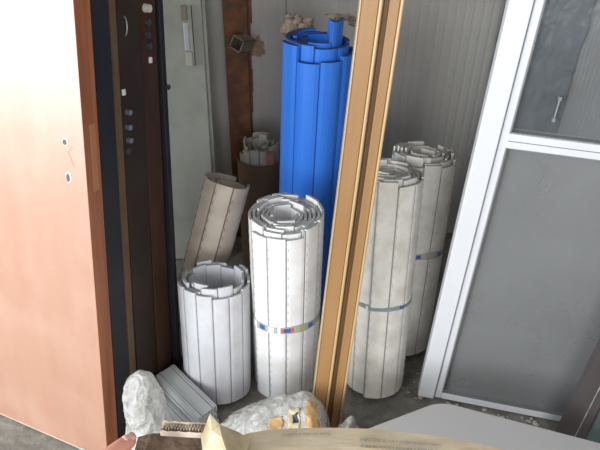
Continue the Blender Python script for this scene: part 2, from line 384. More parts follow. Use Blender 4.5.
# black door standing more upright at the back of the row
d6, P6, T6 = slab('steel_door', 'black door at the back of the row, right beside the cream leaf', 'door', 0.354, 0.376, 0.60, 1.95, M_blackdoor, M_blackdoor, off=-0.030, k=0.045)
mb = MB(); mb.cyl((0, 0.02, 1.02), (-0.006, 0.02, 1.02), 0.008); mb.build('lock_bolt', mat('dim_bolt', (0.08,0.08,0.08), 0.4, 0.5), d6)

# cream window leaf with handle
CR = Vector((-0.335, 1.99, 0.012)); dC = Vector((-1, 0, 0)); uC = up_through(at_y(213, 180, 2.02), dC, 197, 0)
uC = Vector((uC.x, 0.07, 1)).normalized()
CRb = at_y(212, 171, 2.17); CRb = CRb - uC*((CRb.z-0.006)/uC.z)
nC = uC.cross(dC).normalized();  nC = nC if nC.y > 0 else -nC
leaf = thing('window_leaf', 'tall cream-grey aluminium leaf with an ivory handle near the top', 'window frame', frame(CRb, dC, nC, uC))
mb = MB(); mb.box(0, 0.55, 0, 0.05, 0, 1.95); mb.build('leaf_body', M_cream, leaf, bevel=0.004)
mb = MB(); mb.box(-0.012, 0.0, 0.02, 0.045, 0, 1.95); mb.build('rebate_lip', M_cream, leaf, bevel=0.002)
MCi = frame(CRb, dC, nC, uC).inverted()
lf = lambda px, py: MCi @ on_plane(px, py, CRb, nC)
a, b = lf(184, 5), lf(193, 64)
xa, xb = a.x, b.x; xc = (xa+xb)/2
hd = thing('tmp', None, None) if False else None
mb = MB(); mb.box(xc-0.017, xc+0.016, -0.008, 0, b.z, a.z); hp = mb.build('handle_plate', M_creamlt, leaf, bevel=0.003)
H = a.z - b.z
mb = MB(); mb.box(xc-0.004, xc+0.018, -0.026, -0.006, a.z-0.24*H, a.z+0.002); mb.build('handle_top', M_beigep, leaf, bevel=0.003)
mb = MB(); mb.box(xc-0.008, xc+0.013, -0.034, -0.016, b.z+0.26*H, a.z-0.26*H); mb.build('lever', M_upvc, leaf, bevel=0.005)
mb = MB(); mb.box(xc-0.013, xc+0.013, -0.028, -0.006, b.z-0.002, b.z+0.24*H); mb.build('handle_base', M_creamlt, leaf, bevel=0.003)
mb = MB(); mb.box(xc-0.019, xc-0.017, -0.0085, 0, b.z-0.002, a.z); mb.build('plate_shadow_strip', M_slot, leaf)  # dark strip painted as the shadow beside the handle plate

# ================================================================ SHUTTER ROLLS
HULL = {}
def roll(name, label, r, h, w_, turns, pitch, mats, jit=0.006, step=None, thick=0.008, bulge=0.0015, start=0.0, M=None,
         group=None, slots=True, ends=None, seed=1, hollow=False, dirn=1, gap=0.0022):
    """a wound roller-shutter curtain: straight slats along a spiral. mats = slat, cut end, joint, slot"""
    rnd = random.Random(seed)
    t = thing(name, label, 'shutter roll', M, group)
    mb = MB()
    th = start; rr = r - thick; k = 0; zt = 0.0
    rin = max(r - turns*pitch, 0.018)
    HULL[t.name] = []
    while True:
        if rr < rin: break
        dth = 2*math.asin(min(0.98, w_/(2*rr)))
        P = Vector((rr*math.cos(th), rr*math.sin(th)))
        th2 = th + dirn*dth; r2 = rr - pitch*dth/(2*math.pi)
        Q = Vector((r2*math.cos(th2), r2*math.sin(th2)))
        e = (Q-P); L = e.length; e.normalize(); q = Vector((e.y, -e.x))
        if q.dot(P+Q) < 0: q = -q
        wind = abs(th - start)/(2*math.pi)
        zt = (step(wind, k, th) if step else 0.0) + rnd.uniform(-jit, jit)
        zb = max(0.0, rnd.uniform(-0.5, 1)*0.002)
        g = gap
        n = 6; out = []; inn = []
        for i in range(n+1):
            s = g + (L-2*g)*i/n; c = 4*(i/n)*(1-i/n)
            e0 = 0.0 if 0 < i < n else -0.0015
            out.append(P + e*s + q*(thick*0.5 + bulge*c + e0)); inn.append(P + e*s + q*(-thick*0.5 + bulge*c))
        if abs(th-start) < 7.5: HULL[t.name] += [tuple(p) for p in out]
        poly = [tuple(p) for p in out] + [tuple(p) for p in reversed(inn)]
        area_ = sum(poly[i][0]*poly[(i+1)%len(poly)][1]-poly[(i+1)%len(poly)][0]*poly[i][1] for i in range(len(poly)))
        if area_ < 0: poly.reverse()
        mb.prism(poly, zb, h + zt, 0, 1)
        # hinge strip to the next slat
        hp = [P + e*(-g-0.0005) + q*(thick*0.12), P + e*(g+0.0005) + q*(thick*0.12), P + e*(g+0.0005) - q*(thick*0.4), P - e*(g+0.0005) - q*(thick*0.4)]
        hp = [tuple(p) for p in hp]
        a2 = sum(hp[i][0]*hp[(i+1)%4][1]-hp[(i+1)%4][0]*hp[i][1] for i in range(4))
        if a2 < 0: hp.reverse()
        mb.prism(hp, zb, h + zt - 0.004, 2, 1)
        # hook lip seen on the cut end
        if k % 2 == 0:
            lip = [P + e*(g+0.001) + q*(thick*0.5-0.0012), P + e*(g+0.006) + q*(thick*0.5+0.0006), P + e*(g+0.006) - q*(thick*0.5), P + e*(g+0.001) - q*(thick*0.5)]
        if slots and wind < 1.05:
            z = 0.03 + rnd.uniform(0, 0.02)
            while z < h - 0.03:
                c0 = P + e*(g+0.0025) + q*(thick*0.5 + bulge*0.25)
                v = []
                for (ds, dz) in ((-0.0008,0),(0.0008,0),(0.0008,0.011),(-0.0008,0.011)):
                    for dq in (-0.0006, 0.0004):
                        p = c0 + e*ds + q*dq; v.append((p.x, p.y, z+dz))
                mb.add(v, [(1,3,5,7),(0,1,3,2),(2,3,5,4),(4,5,7,6),(6,7,1,0)], 3)
                z += 0.034
        th, rr = th2, r2; k += 1
        if k > 140: break
    c = mb.build('slat_curtain', mats, t)
    return t
def hull(pts):
    pts = sorted(set((round(p[0], 5), round(p[1], 5)) for p in pts))
    def half(ps):
        o = []
        for p in ps:
            while len(o) > 1 and (o[-1][0]-o[-2][0])*(p[1]-o[-2][1]) - (o[-1][1]-o[-2][1])*(p[0]-o[-2][0]) <= 0: o.pop()
            o.append(p)
        return o[:-1]
    return half(pts) + half(pts[::-1])
def band(root, z, hgt, tilt, prints, M_base=None, phase=0.0, wob=0.0025):
    """flat tape pulled round the outermost slats"""
    H_ = [Vector(p) for p in hull(HULL[root.name])]
    def rad(a):
        d = Vector((math.cos(a), math.sin(a))); best = 0
        for i in range(len(H_)):
            p, q = H_[i], H_[(i+1) % len(H_)]; e = q-p; den = d.x*e.y - d.y*e.x
            if abs(den) < 1e-9: continue
            t = (p.x*e.y - p.y*e.x)/den; u = (p.x*d.y - p.y*d.x)/den
            if t > 0 and -1e-6 <= u <= 1+1e-6: best = max(best, t)
        return best
    n = 144; mb = MB(); v = []
    for i in range(n):
        a = 2*math.pi*i/n; r = rad(a) + 0.0008; zz = z + tilt*math.cos(a-phase)*r + wob*math.sin(3*a)
        for (dr, dz) in ((0.0008, 0), (0.0008, hgt*(1+0.12*math.sin(5*a+1))), (0.0, hgt*(1+0.12*math.sin(5*a+1))), (0.0, 0)):
            v.append(((r+dr)*math.cos(a), (r+dr)*math.sin(a), zz+dz))
    for i in range(n):
        j = (i+1) % n
        for k in range(4): mb.add([v[i*4+k], v[j*4+k], v[j*4+(k+1)%4], v[i*4+(k+1)%4]], [(0,1,2,3)], 0)
        m = prints.get(i//2, 0)
        if m:
            p = [Vector(v[i*4]), Vector(v[j*4]), Vector(v[j*4+1]), Vector(v[i*4+1])]
            c = sum(p, Vector())/4; o_ = Vector((c.x, c.y, 0)).normalized()*0.0006
            f0, f1 = (0.18, 0.82) if m != 3 else (0.0, 1.0)
            q = [p[0].lerp(p[3], f0), p[1].lerp(p[2], f0), p[1].lerp(p[2], f1), p[0].lerp(p[3], f1)]
            mb.add([tuple(x+o_) for x in q], [(0,1,2,3)], m)
    return mb.build('tape_band', [M_base or M_tape, M_tapeblue, M_tapered, M_tapewhite, M_tapegreen], root)
def T(x, y, z=0.0): return Matrix.Translation((x, y, z))
Wm = [M_white, M_end, M_joint, M_slotw]
# bright white roll in the middle
def st_c(wd, k, th): return 0.0 if wd < 0.18 else (0.024 if wd < 0.5 else 0.014 + 0.006*math.sin(k*1.7))
cx, cy = -0.045, 1.465
rc = roll('shutter_roll', 'bright white shutter roll with printed tape, standing in the middle', 0.127, 0.69, 0.057, 7.0, 0.0122, Wm, 0.0035, st_c,
          M=T(cx, cy), start=R(-142), seed=3, thick=0.0075)
pr_c = {}
def ang_idx(deg): return int(round((deg % 360)/5.0)) % 72
for d0, m in ((-175,1),(-145,3),(-140,3),(-128,1),(-123,1),(-113,3),(-108,3),(-100,3),(-95,2),(-90,1),(-85,1),(-80,2),(-72,4),(-67,4),(-62,4),(-52,1),(-47,1),(-35,4)): pr_c[ang_idx(d0)] = m
band(rc, 0.315, 0.029, -0.05, pr_c, phase=R(100))
# small open grey roll in front at left
def st_l(wd, k, th): return (0.006, 0.002, -0.004, -0.010, -0.014, -0.004)[k % 6] if wd < 0.45 else 0.012 + 0.010*math.sin(k*2.1)
rl = roll('shutter_roll', 'short light grey shutter roll with a wide open middle, front left', 0.126, 0.442, 0.052, 2.7, 0.0175, [M_grey, M_end, M_joint, M_slot], 0.003, st_l,
          M=T(-0.278, 1.40, 0.014) @ Matrix.Rotation(R(-7), 4, 'X') @ Matrix.Rotation(R(1.0), 4, 'Y') @ Matrix.Diagonal((1,0.84,1,1)), start=R(-165), seed=5, slots=False, thick=0.008)
# blue roll
def st_b(wd, k, th):
    c = math.cos(th); q = math.sin(th)
    if wd < 0.85: return 0.040 if c < -0.75 or (q > 0.2 and c < 0.2) else (0.0, -0.006, 0.0, 0.004)[k % 4]
    if wd < 1.7: return 0.032 if c > -0.7 else 0.040
    if wd > 2.6: return 0.03
    return 0.105 if (-0.1 < c < 0.55 and q < 0.4) else (0.078 if c >= 0.55 else 0.038)
rb = roll('shutter_roll', 'tall bright blue shutter roll with dried foam on top', 0.135, 1.075, 0.072, 3.6, 0.022, [M_blue, M_blueend, M_bluejoint, M_slot], 0.004, st_b,
          M=T(0.026, 1.86) @ Matrix.Rotation(R(1.3), 4, 'Y'), start=R(-158), seed=8, slots=False, thick=0.013, bulge=0.0075, gap=0.0009)
# right front and right back rolls
Im = [M_ivory, M_end, M_joint, M_slotw]
def st_r(wd, k, th): return (0.016 if (k < 1) else 0.0) if wd < 0.6 else 0.010 + 0.009*math.sin(k*1.3)
rf = roll('shutter_roll', 'dirty off-white shutter roll just right of the wood jamb, blue tape knot', 0.118, 0.785, 0.059, 6.0, 0.0125, Im, 0.003, st_r,
          M=T(0.272, 1.445, 0.016) @ Matrix.Rotation(R(-8), 4, 'X') @ Matrix.Rotation(R(-0.6), 4, 'Y'), start=R(-112), seed=11, thick=0.009)
pf = {ang_idx(d0): m for d0, m in ((-60,1),(-55,1),(-150,4),(-120,3),(-35,4))}
band(rf, 0.355, 0.014, 0.03, pf, M_base=mat('grey_strap', (0.25,0.27,0.27), 0.4), phase=R(-90))
def st_k(wd, k, th): return (0.0, 0.004, -0.004, 0.012)[k % 4] if wd < 0.7 else 0.016 + 0.010*math.sin(k*1.9)
rk = roll('shutter_roll', 'off-white shutter roll behind and right of the taped one, by the screen door', 0.122, 0.745, 0.060, 6.0, 0.0135, Im, 0.003, st_k,
          M=T(0.397, 1.650, 0.016) @ Matrix.Rotation(R(-8), 4, 'X') @ Matrix.Rotation(R(1.0), 4, 'Y'), start=R(-130), seed=14, thick=0.008)
pk = {ang_idx(d0): m for d0, m in ((-110,3),(-100,3),(-95,1),(-90,1),(-75,4),(-70,4),(-65,4),(-50,1),(-45,1))}
band(rk, 0.398, 0.024, 0.10, pk, phase=R(-60))
# tilted beige roll leaning behind the small grey one
top = at_y(229, 181, 1.76); base = Vector((-0.425, 1.575, 0.03)); ax = (top-base).normalized()
q = ax.to_track_quat('Z', 'Y').to_matrix().to_4x4()
def st_t(wd, k, th): return 0.0 if wd < 0.8 else -0.012 + 0.006*math.sin(k*1.4)
rt = roll('shutter_roll', 'beige dirty shutter roll leaning to the right behind the short grey one', 0.099, (top-base).length, 0.062, 3.0, 0.020,
          [M_beige, M_enddirty, M_beigejoint, M_slot], 0.002, st_t, M=Matrix.Translation(base) @ q, start=R(-60), seed=21, thick=0.008)
# small dull roll behind, brown wrapping
bk = at_y(259, 142, 2.12)
def st_s(wd, k, th): return (0.0, 0.02, 0.035, 0.03, 0.045, 0.03, 0.01)[k % 7]
rs = roll('shutter_roll', 'dull grey-white shutter roll in brown wrapping, behind between post and blue roll', 0.088, bk.z-0.03, 0.038, 3.4, 0.018, [mat('dull_slat', (0.42,0.41,0.38), 0.5, var=0.6, dirt=(0.25,0.2,0.15), dirt_amt=0.5, dscale=20), M_enddirty, M_beigejoint, M_slot], 0.008, st_s,
          M=T(bk.x+0.004, 2.12), start=R(-170), seed=31, slots=False, thick=0.006)
zb_ = at_y(259, 166, 2.03).z
mb = MB(); mb.cyl((0,0,0.002), (0,0,zb_), 0.093, 0.094, 24, cap=False); mb.build('brown_wrapping', mat('brown_paper_wrap', (0.13,0.075,0.045), 0.7, var=0.6, vscale=12), rs)
mb = MB(); mb.box(0.030, 0.060, -0.098, -0.070, zb_+0.01, zb_+0.055); mb.build('red_brown_tag', mat('clay_tag', (0.28,0.12,0.08), 0.8), rs)

# crinkled plastic sheet added to darken the back wall by the corner
q0_, q1_ = at_y(506, 0, 2.34).x, XR-0.012
mb = MB(); nx, nz = 70, 110; v = []
for j in range(nz+1):
    for i in range(nx+1):
        x = q0_+(q1_-q0_)*i/nx; z = 0.02+1.9*j/nz
        p = Vector((x*5, z*3.2, 0))
        yy = 0.022*noise.noise(p*1.6) + 0.012*(1-2*abs(noise.noise(p*3.5+Vector((3,1,2)))))
        v.append((x + 0.006*noise.noise(Vector((0, z*9, 4)))*(1 if i == 0 else 0), 2.352+yy, z))
mb.add(v, [(j*(nx+1)+i, j*(nx+1)+i+1, (j+1)*(nx+1)+i+1, (j+1)*(nx+1)+i) for j in range(nz) for i in range(nx)], 0, True)
o = mb.build('plastic_sheet', mat('dark_film', (0.085,0.095,0.105), 0.3, var=0.5, vcol=(0.13,0.14,0.15), vscale=6))
sd_ = o.modifiers.new('t', 'SOLIDIFY'); sd_.thickness = 0.0015
props(o, 'dark crinkled plastic sheet added to darken the corner behind the upper glass pane', 'sheet')

# dried foam on the blue roll and the wall behind it
def lump(name, label, cat, c, r, scl=(1,1,1), seed=0, mat_=None, parent=None, amp=0.5, freq=2.0, sub=4, group=None):
    import bmesh
    bm = bmesh.new(); bmesh.ops.create_icosphere(bm, subdivisions=sub, radius=1)
    for v in bm.verts:
        n = noise.noise(v.co*freq + Vector((seed*3.1, seed, 0))) + 0.5*noise.noise(v.co*freq*2.3 + Vector((0, seed*2.7, 1)))
        v.co *= 1 + amp*n
        v.co = Vector((v.co.x*scl[0], v.co.y*scl[1], v.co.z*scl[2]))*r
    me = bpy.data.meshes.new(name); bm.to_mesh(me); bm.free()
    for p in me.polygons: p.use_smooth = True
    me.materials.append(mat_)
    o = bpy.data.objects.new(name, me); COL.objects.link(o); o.location = c
    if parent: o.parent = parent
    elif label: props(o, label, cat, group)
    return o
fm = thing('foam_clump', 'clump of dried tan foam on the left of the blue roll top', 'foam', Matrix.Translation((-0.045, 2.00, 1.085)))
for i, (x, y, z, r) in enumerate(((0,0.0,0.012,0.030),(0.022,0.012,0.03,0.022),(0.045,0.0,0.014,0.024),(0.062,0.008,0.035,0.016),(-0.006,0.01,0.045,0.015))):
    lump('foam_lump', None, None, (x, y, z), r, seed=i+1, mat_=M_foam, parent=fm, amp=0.7, freq=2.4, sub=3)
fs = thing('foam_strip', 'flat crust of dried foam on the right top of the blue roll', 'foam', Matrix.Translation((0.130, 2.00, 1.14)))
for i, (x, y, z, r) in enumerate(((0,0.0,0.0,0.018),(0.03,0.01,-0.006,0.016),(-0.03,-0.01,0.004,0.018),(0.05,0.012,-0.02,0.02))):
    lump('foam_lump', None, None, (x, y, z), r, scl=(1.5,1.1,0.45), seed=i+11, mat_=M_foam, parent=fs, amp=0.6, freq=2.4, sub=3)

# ================================================================ WOODEN DOOR JAMB
JL = Vector((0.052, 1.165, 0)); JT = at_y(360, 0, 1.40); JR_ = at_y(404, 0, 1.37)
q0 = at_y(313, 395, 1.235); uJ = (JT - q0).normalized(); JL = q0 - uJ*(q0.z/uJ.z)
dJ = Vector((1, 0, 0)); dJ = (dJ - uJ*dJ.dot(uJ)).normalized(); nJ = uJ.cross(dJ).normalized(); nJ = nJ if nJ.y > 0 else -nJ
wJ = 0.102
jamb = thing('door_jamb', 'golden brown wooden door jamb with beaded edges leaning in the centre', 'door frame', frame(JL + uJ*0.012, dJ, nJ, uJ))
hJ = 2.1; W = wJ
def strip(name, x0, x1, y0, y1, m, bv=0.0015):
    mb = MB(); mb.box(x0*W, x1*W, y0, y1, 0, hJ); return mb.build(name, m, jamb, bevel=bv)
strip('casing_face', 0.05, 0.43, 0.0, 0.03, M_wood)
strip('casing_bead', 0.0, 0.045, -0.002, 0.03, M_woodbead, 0.002)
strip('casing_bead', 0.44, 0.52, -0.005, 0.03, M_woodbead, 0.003)
strip('rebate', 0.52, 0.72, 0.016, 0.035, M_woodshade)
strip('rebate_bead', 0.575, 0.60, 0.008, 0.02, M_wood, 0.002)
strip('stop_face', 0.68, 0.915, 0.004, 0.035, M_wood)
strip('stop_bead', 0.925, 1.0, -0.002, 0.035, M_woodbead, 0.003)

# ================================================================ SCREEN DOOR
SA = Vector((0.4245, 1.370, 0.0215))
dS = Vector((0.979, -0.203, -0.030)).normalized(); uS = up_through(SA, dS, 509, 0); nS = uS.cross(dS).normalized(); nS = nS if nS.y > 0 else -nS
WS, HS = 0.675, 1.62
SM = frame(SA, dS, nS, uS)
sd = thing('screen_door', 'white framed door with an upper glass pane and lower insect screen, at right', 'door', SM)
SMi = SM.inverted()
ls = lambda px, py: SMi @ on_plane(px, py, SA, nS)
zm0, zm1 = ls(520, 149).z, ls(520, 134).z
sw = 0.0535; iw = 0.0215
def bars(name, rects, y0, y1, m, bv=0.003):
    for (x0, x1, z0, z1) in rects:
        mb = MB(); mb.box(x0, x1, y0, y1, z0, z1); mb.build(name, m, sd, bevel=bv)
# outer frame: left stile reaches the corner; sill is thinner
bars('outer_stile', [(0, sw, 0, HS), (WS-sw, WS, 0, HS)], -0.012, 0.045, M_upvc)
bars('outer_rail', [(sw, WS-sw, HS-sw, HS)], -0.010, 0.045, M_upvc)
bars('leaf_stile', [(sw+0.0025, sw+0.0025+iw, 0.002, HS-sw-0.002), (WS-sw-0.0025-iw, WS-sw-0.0025, 0.002, HS-sw-0.002)], -0.004, 0.035, M_upvc)
xi0, xi1 = sw+0.0025+iw, WS-sw-0.0025-iw
bars('leaf_rail', [(xi0, xi1, 0.002, 0.030), (xi0, xi1, HS-sw-0.03, HS-sw-0.002)], -0.004, 0.035, M_upvc)
zc = (zm0+zm1)/2
bars('middle_rail', [(xi0-0.006, xi1+0.006, zm0, zm1)], -0.008, 0.036, M_upvc)
mb = MB()
for (x0, x1, z0, z1) in ((xi0, xi0+0.003, 0.030, zm0), (xi0, xi0+0.003, zm1, HS-sw-0.03), (xi0, xi1, 0.030, 0.033), (xi0, xi1, zm0-0.003, zm0), (xi0, xi1, zm1, zm1+0.003), (sw, sw+0.0025, 0.002, HS-sw)):
    mb.box(x0, x1, -0.003, 0.02, z0, z1)
mb.box(xi0, xi1, -0.009, -0.0078, zc-0.0005, zc+0.0015)
mb.build('gasket', M_gasket, sd)
mb = MB(); mb.box(xi0, xi1, 0.012, 0.016, zm1, HS-sw-0.03); mb.build('glass_pane', M_glass, sd)
mb = MB(); mb.box(xi0, xi1, 0.012, 0.0135, 0.030, zm0); mb.build('insect_screen', M_screen, sd)
# small latch seen on the pane
a, b = ls(559, 100), ls(555, 119)
lx = (a.x+b.x)/2
mb = MB(); mb.box(lx-0.0015, lx+0.0015, 0.0, 0.008, b.z, a.z); lt = mb.build('latch', M_steel, sd, bevel=0.001)
mb = MB(); mb.box(lx-0.0035, lx+0.0035, -0.002, 0.010, a.z-0.002, a.z+0.008); mb.box(lx-0.0035, lx+0.0035, -0.002, 0.010, b.z-0.008, b.z+0.002); mb.build('latch_end', M_gasket, lt)
# dark sash leaning at the lower right
KA = on_floor(549, 443) ; dK = Vector((0.52, -0.854, 0.0)).normalized(); uK = up_through(KA, dK, 600, 336)
nK = uK.cross(dK).normalized(); nK = nK if nK.y > 0 else -nK
KA = KA + Vector((0, 0, 0.004))
sk = thing('casement', 'dark grey-brown window sash leaning in the lower right corner', 'window frame', frame(KA, dK, nK, uK))
SH = 0.62
mb = MB(); mb.box(0, 0.085, 0, 0.03, 0, SH); mb.build('stile', M_sash, sk, bevel=0.003)
mb = MB(); mb.box(0.26, 0.32, 0, 0.03, 0, SH); mb.build('stile', M_sash, sk, bevel=0.003)
mb = MB(); mb.box(0.085, 0.26, 0, 0.03, 0, 0.03); mb.build('rail', M_sash, sk, bevel=0.003)
mb = MB(); mb.box(0.085, 0.26, 0, 0.03, SH-0.05, SH); mb.build('rail', M_sash, sk, bevel=0.003)
mb = MB(); mb.box(0.060, 0.0625, -0.001, 0.001, 0.0, SH); mb.build('groove_line', M_sashline, sk)  # lighter line along the groove of the sash stile
mb = MB(); mb.box(0.085, 0.26, 0.012, 0.016, 0.03, SH-0.05); mb.build('glass_pane', M_sashglass, sk)

# ================================================================ SLAT BUNDLE ON THE FLOOR
nearE = Vector((-0.281, 1.193, 0)); farE = Vector((-0.512, 1.425, 0))
dB = (farE-nearE).normalized(); sB = Vector((dB.y, -dB.x, 0)); 
M_alu = mat('grey_aluminium', (0.50,0.515,0.52), 0.35, 0.1, var=0.4, vcol=(0.32,0.34,0.34), vscale=6)
def slat_mesh(L, wd=0.072, hg=0.016):
    mb = MB(); t = 0.0016
    mb.box(-wd/2, wd/2, 0, L, hg-t, hg); mb.box(-wd/2, wd/2, 0, L, 0, t)
    for i in range(7):
        x = -wd/2 + (wd-t)*i/6; mb.box(x, x+t, 0, L, t, hg-t)
    mb.box(-wd/2+0.008, -wd/2+0.013, 0, L, hg, hg+0.0022); mb.box(-wd/2+0.0145, -wd/2+0.0165, 0.0, L, hg, hg+0.0003, 1); mb.box(wd/2-0.020, wd/2-0.015, 0, L, hg, hg+0.0022); mb.box(wd/2-0.0145, wd/2-0.013, 0.0, L, hg, hg+0.0003, 1)
    mb.box(-wd/2+t, wd/2-t, 0.02, 0.022, t, hg-t, 1)
    return mb
slat0 = None
NL = ['topmost long grey aluminium slat of the floor pile', 'second slat from the top in the grey aluminium pile', 'third slat from the top in the grey aluminium pile',
      'middle slat of the seven in the grey aluminium pile', 'fifth slat from the top in the grey aluminium pile', 'sixth slat from the top in the grey aluminium pile', 'bottom slat of the grey aluminium pile on the floor']
LB = [((0.0,0.002,-0.002)[i % 3], i, (0.0,0.004,0.001,0.006)[i % 4], 0.36, NL[i]) for i in range(7)]
me_s = None
def put_slat(off, z, start, label):
    global me_s, slat0
    if 'low' in label and not me_s: me_s = True; slat0 = slat_mesh(0.15).build('aluminium_slat', [M_alu, M_slot]); o = slat0; o.matrix_world = frame(nearE + dB*start + sB*off + Vector((0,0,z)), -sB, dB, Vector((0,0,1))); props(o, label, 'slat', 'aluminium slats lying on the floor'); return
    if slat0 is None or z > 0.99:
        slat0 = slat_mesh(0.24).build('aluminium_slat', [M_alu, M_slot]); o = slat0
    else:
        o = slat0.copy(); COL.objects.link(o)
    o.matrix_world = frame(nearE + dB*start + sB*off + Vector((0,0,z)), -sB, dB, Vector((0,0,1)))
    props(o, label, 'slat', 'aluminium slats lying on the floor')
for off, lvl, stt, L, lab in LB:
    put_slat(off, (6-lvl)*0.0185 + 0.001, stt, lab)
for lvl, lab in enumerate(('topmost of the low grey slat pile left of the tall one', 'second slat of the low grey pile left of the tall one', 'third slat of the low grey pile left of the tall one', 'bottom slat of the low grey pile left of the tall one')):
    put_slat(-0.0755, (3-lvl)*0.0185 + 0.001, 0.045, lab)

# ================================================================ WRAPPED PACKAGES
def bag(name, label, C0, a, b, rad, prof, seed, mat_, amp=0.12, flat=0.0):
    """lumpy wrapped tube from a to b, radius profile prof(t)"""
    t = thing(name, label, 'package', Matrix.Translation(C0))
    a, b = Vector(a), Vector(b); ax = (b-a); L = ax.length; ax.normalize()
    q = ax.to_track_quat('Z', 'Y').to_matrix(); mb = MB(); nu, nv = 64, 44; v = []
    for j in range(nv+1):
        tt = j/nv; r = rad*prof(tt)
        for i in range(nu):
            an = 2*math.pi*i/nu; d = q @ Vector((math.cos(an), math.sin(an), 0))
            p = a + ax*L*tt + d*r
            n1 = noise.noise(p*14 + Vector((seed, 0, 0))); n2 = 1-abs(noise.noise(p*32 + Vector((0, seed, 0))))*2
            n3 = noise.noise(p*75 + Vector((0, 0, seed))) + 1.6*(0.5-abs(noise.noise(Vector((p.x*30, p.y*30, p.z*9)) + Vector((seed, 0, seed))))*2)
            p = p + d*rad*(amp*n1*2 + amp*0.9*(n2-0.6) + amp*0.25*n3)*min(1, 3*prof(tt))
            p.z = max(p.z, 0.002 + 0.001*(n1+1))
            v.append(tuple(p))
    fs_ = [(j*nu+i, j*nu+(i+1)%nu, (j+1)*nu+(i+1)%nu, (j+1)*nu+i) for j in range(nv) for i in range(nu)]
    mb.add(v, fs_, 0, True); mb.add(v, [tuple(range(nu-1,-1,-1)), tuple(range(nv*nu, nv*nu+nu))], 0, True)
    mb.build('plastic_wrap', mat_, t)
    return t
def tape_strip(parent, name, pts, width_dir, wdt, m, th=0.0012, off=0.0015):
    """a strip of tape through local points"""
    mb = MB(); n = len(pts); v = []
    for p in pts:
        p = Vector(p); w2 = Vector(width_dir)*wdt/2
        v += [p-w2, p+w2]
    fs_ = [(2*i, 2*i+1, 2*i+3, 2*i+2) for i in range(n-1)]
    mb.add([tuple(x) for x in v], fs_, 0, True)
    o = mb.build(name, m, parent)
    root_ = parent if parent.type == 'EMPTY' else parent.parent
    tgt = [c for c in root_.children if c.name.startswith('plastic_wrap')][0]
    ss = o.modifiers.new('fine', 'SUBSURF'); ss.subdivision_type = 'SIMPLE'; ss.levels = ss.render_levels = 3
    sw_ = o.modifiers.new('wrap', 'SHRINKWRAP'); sw_.target = tgt; sw_.wrap_method = 'NEAREST_SURFACEPOINT'; sw_.wrap_mode = 'OUTSIDE_SURFACE'; sw_.offset = off
    s = o.modifiers.new('thick', 'SOLIDIFY'); s.thickness = th; s.offset = 1
    return o
pp = lambda t: max(0.12, min(1, 2.6*math.sqrt(max(t,0.0))*1.0, 2.2*math.sqrt(max(1-t,0.0))))
# left package, standing
c = on_floor(150, 440); c.z = 0; c = Vector((-0.418, 1.042, 0))
pl = bag('wrapped_package', 'upright bubble-wrapped package beside the orange door edge, brown tape patch', c, (0,0,0.004), (-0.026,0.075,0.39), 0.080, lambda t: (1.08-0.48*t)*(1.0 if t < 0.8 else math.sqrt(max(0.02, 1-((t-0.8)/0.2)**2))) if t > 0.03 else 0.8, 2.0, M_bubble, amp=0.07)
lump('contents', None, None, (-0.018, 0.036, 0.17), 0.050, (0.9,0.9,2.6), 4, mat('grey_contents', (0.34,0.32,0.29), 0.6, var=0.7, vcol=(0.25,0.22,0.18), vscale=20), pl, amp=0.2)
tape_strip(pl, 'parcel_tape', [(0.030,-0.07,0.12),(0.028,-0.066,0.15),(0.026,-0.060,0.18),(0.024,-0.052,0.205)], (1,0.3,0), 0.034, M_parcel)
# centre package, lying
pc = bag('wrapped_package', 'bubble-wrapped package lying before the white roll, brown tape and navy marks', Vector((-0.025, 1.120, 0)), (-0.20,0.0,0.075), (0.122,-0.005,0.168), 0.118,
         lambda t: (0.50+1.2*t if t < 0.36 else 0.93)*(1.0 if t < 0.82 else math.sqrt(max(0.05, 1-((t-0.82)/0.18)**2*0.9))), 5.0, M_bubble, amp=0.06)
mb = MB(); mb.cyl((-0.12,0,0.072), (0.11,0.01,0.125), 0.045, 0.078, 20)
mb.build('contents', M_kraft, pc)
def arc_pts(x, r, a0, a1, cz, n=9, cyo=0.0): return [(x, cyo - r*math.cos(R(a0+(a1-a0)*i/n)), cz + r*math.sin(R(a0+(a1-a0)*i/n))) for i in range(n+1)]
tape_strip(pc, 'parcel_tape', arc_pts(-0.036, 0.122, 10, 80, 0.11), (1,0,0.3), 0.040, M_parcel)
tape_strip(pc, 'parcel_tape', arc_pts(0.082, 0.122, 15, 100, 0.15), (1,0,0.3), 0.066, M_parcel)
tape_strip(pc, 'parcel_tape', [(0.045,-0.09,0.15),(0.07,-0.09,0.155),(0.09,-0.088,0.16),(0.112,-0.080,0.165)], (0,0.2,1), 0.06, M_parcel)
pt = tape_strip(pc, 'label_tape', arc_pts(0.016, 0.122, 5, 88, 0.128), (1,0,0.3), 0.034, M_labelw)
tape_strip(pt, 'printed_mark', arc_pts(0.008, 0.114, 42, 55, 0.128, 3), (1,0,0.3), 0.022, M_label, off=0.0045)
tape_strip(pt, 'printed_mark', arc_pts(0.022, 0.114, 66, 80, 0.128, 3), (1,0,0.3), 0.018, M_label, off=0.0045)
tape_strip(pt, 'printed_mark', arc_pts(0.026, 0.114, 20, 27, 0.128, 3), (1,0,0.3), 0.012, M_label, off=0.0045)
lump('plastic_bag', 'small crumpled grey-green plastic bag at the foot of the wood jamb', 'bag', Vector((0.158, 1.105, 0.10)), 0.062, (0.75,0.8,1.55), 6, M_bubble2, amp=0.3, freq=1.8)

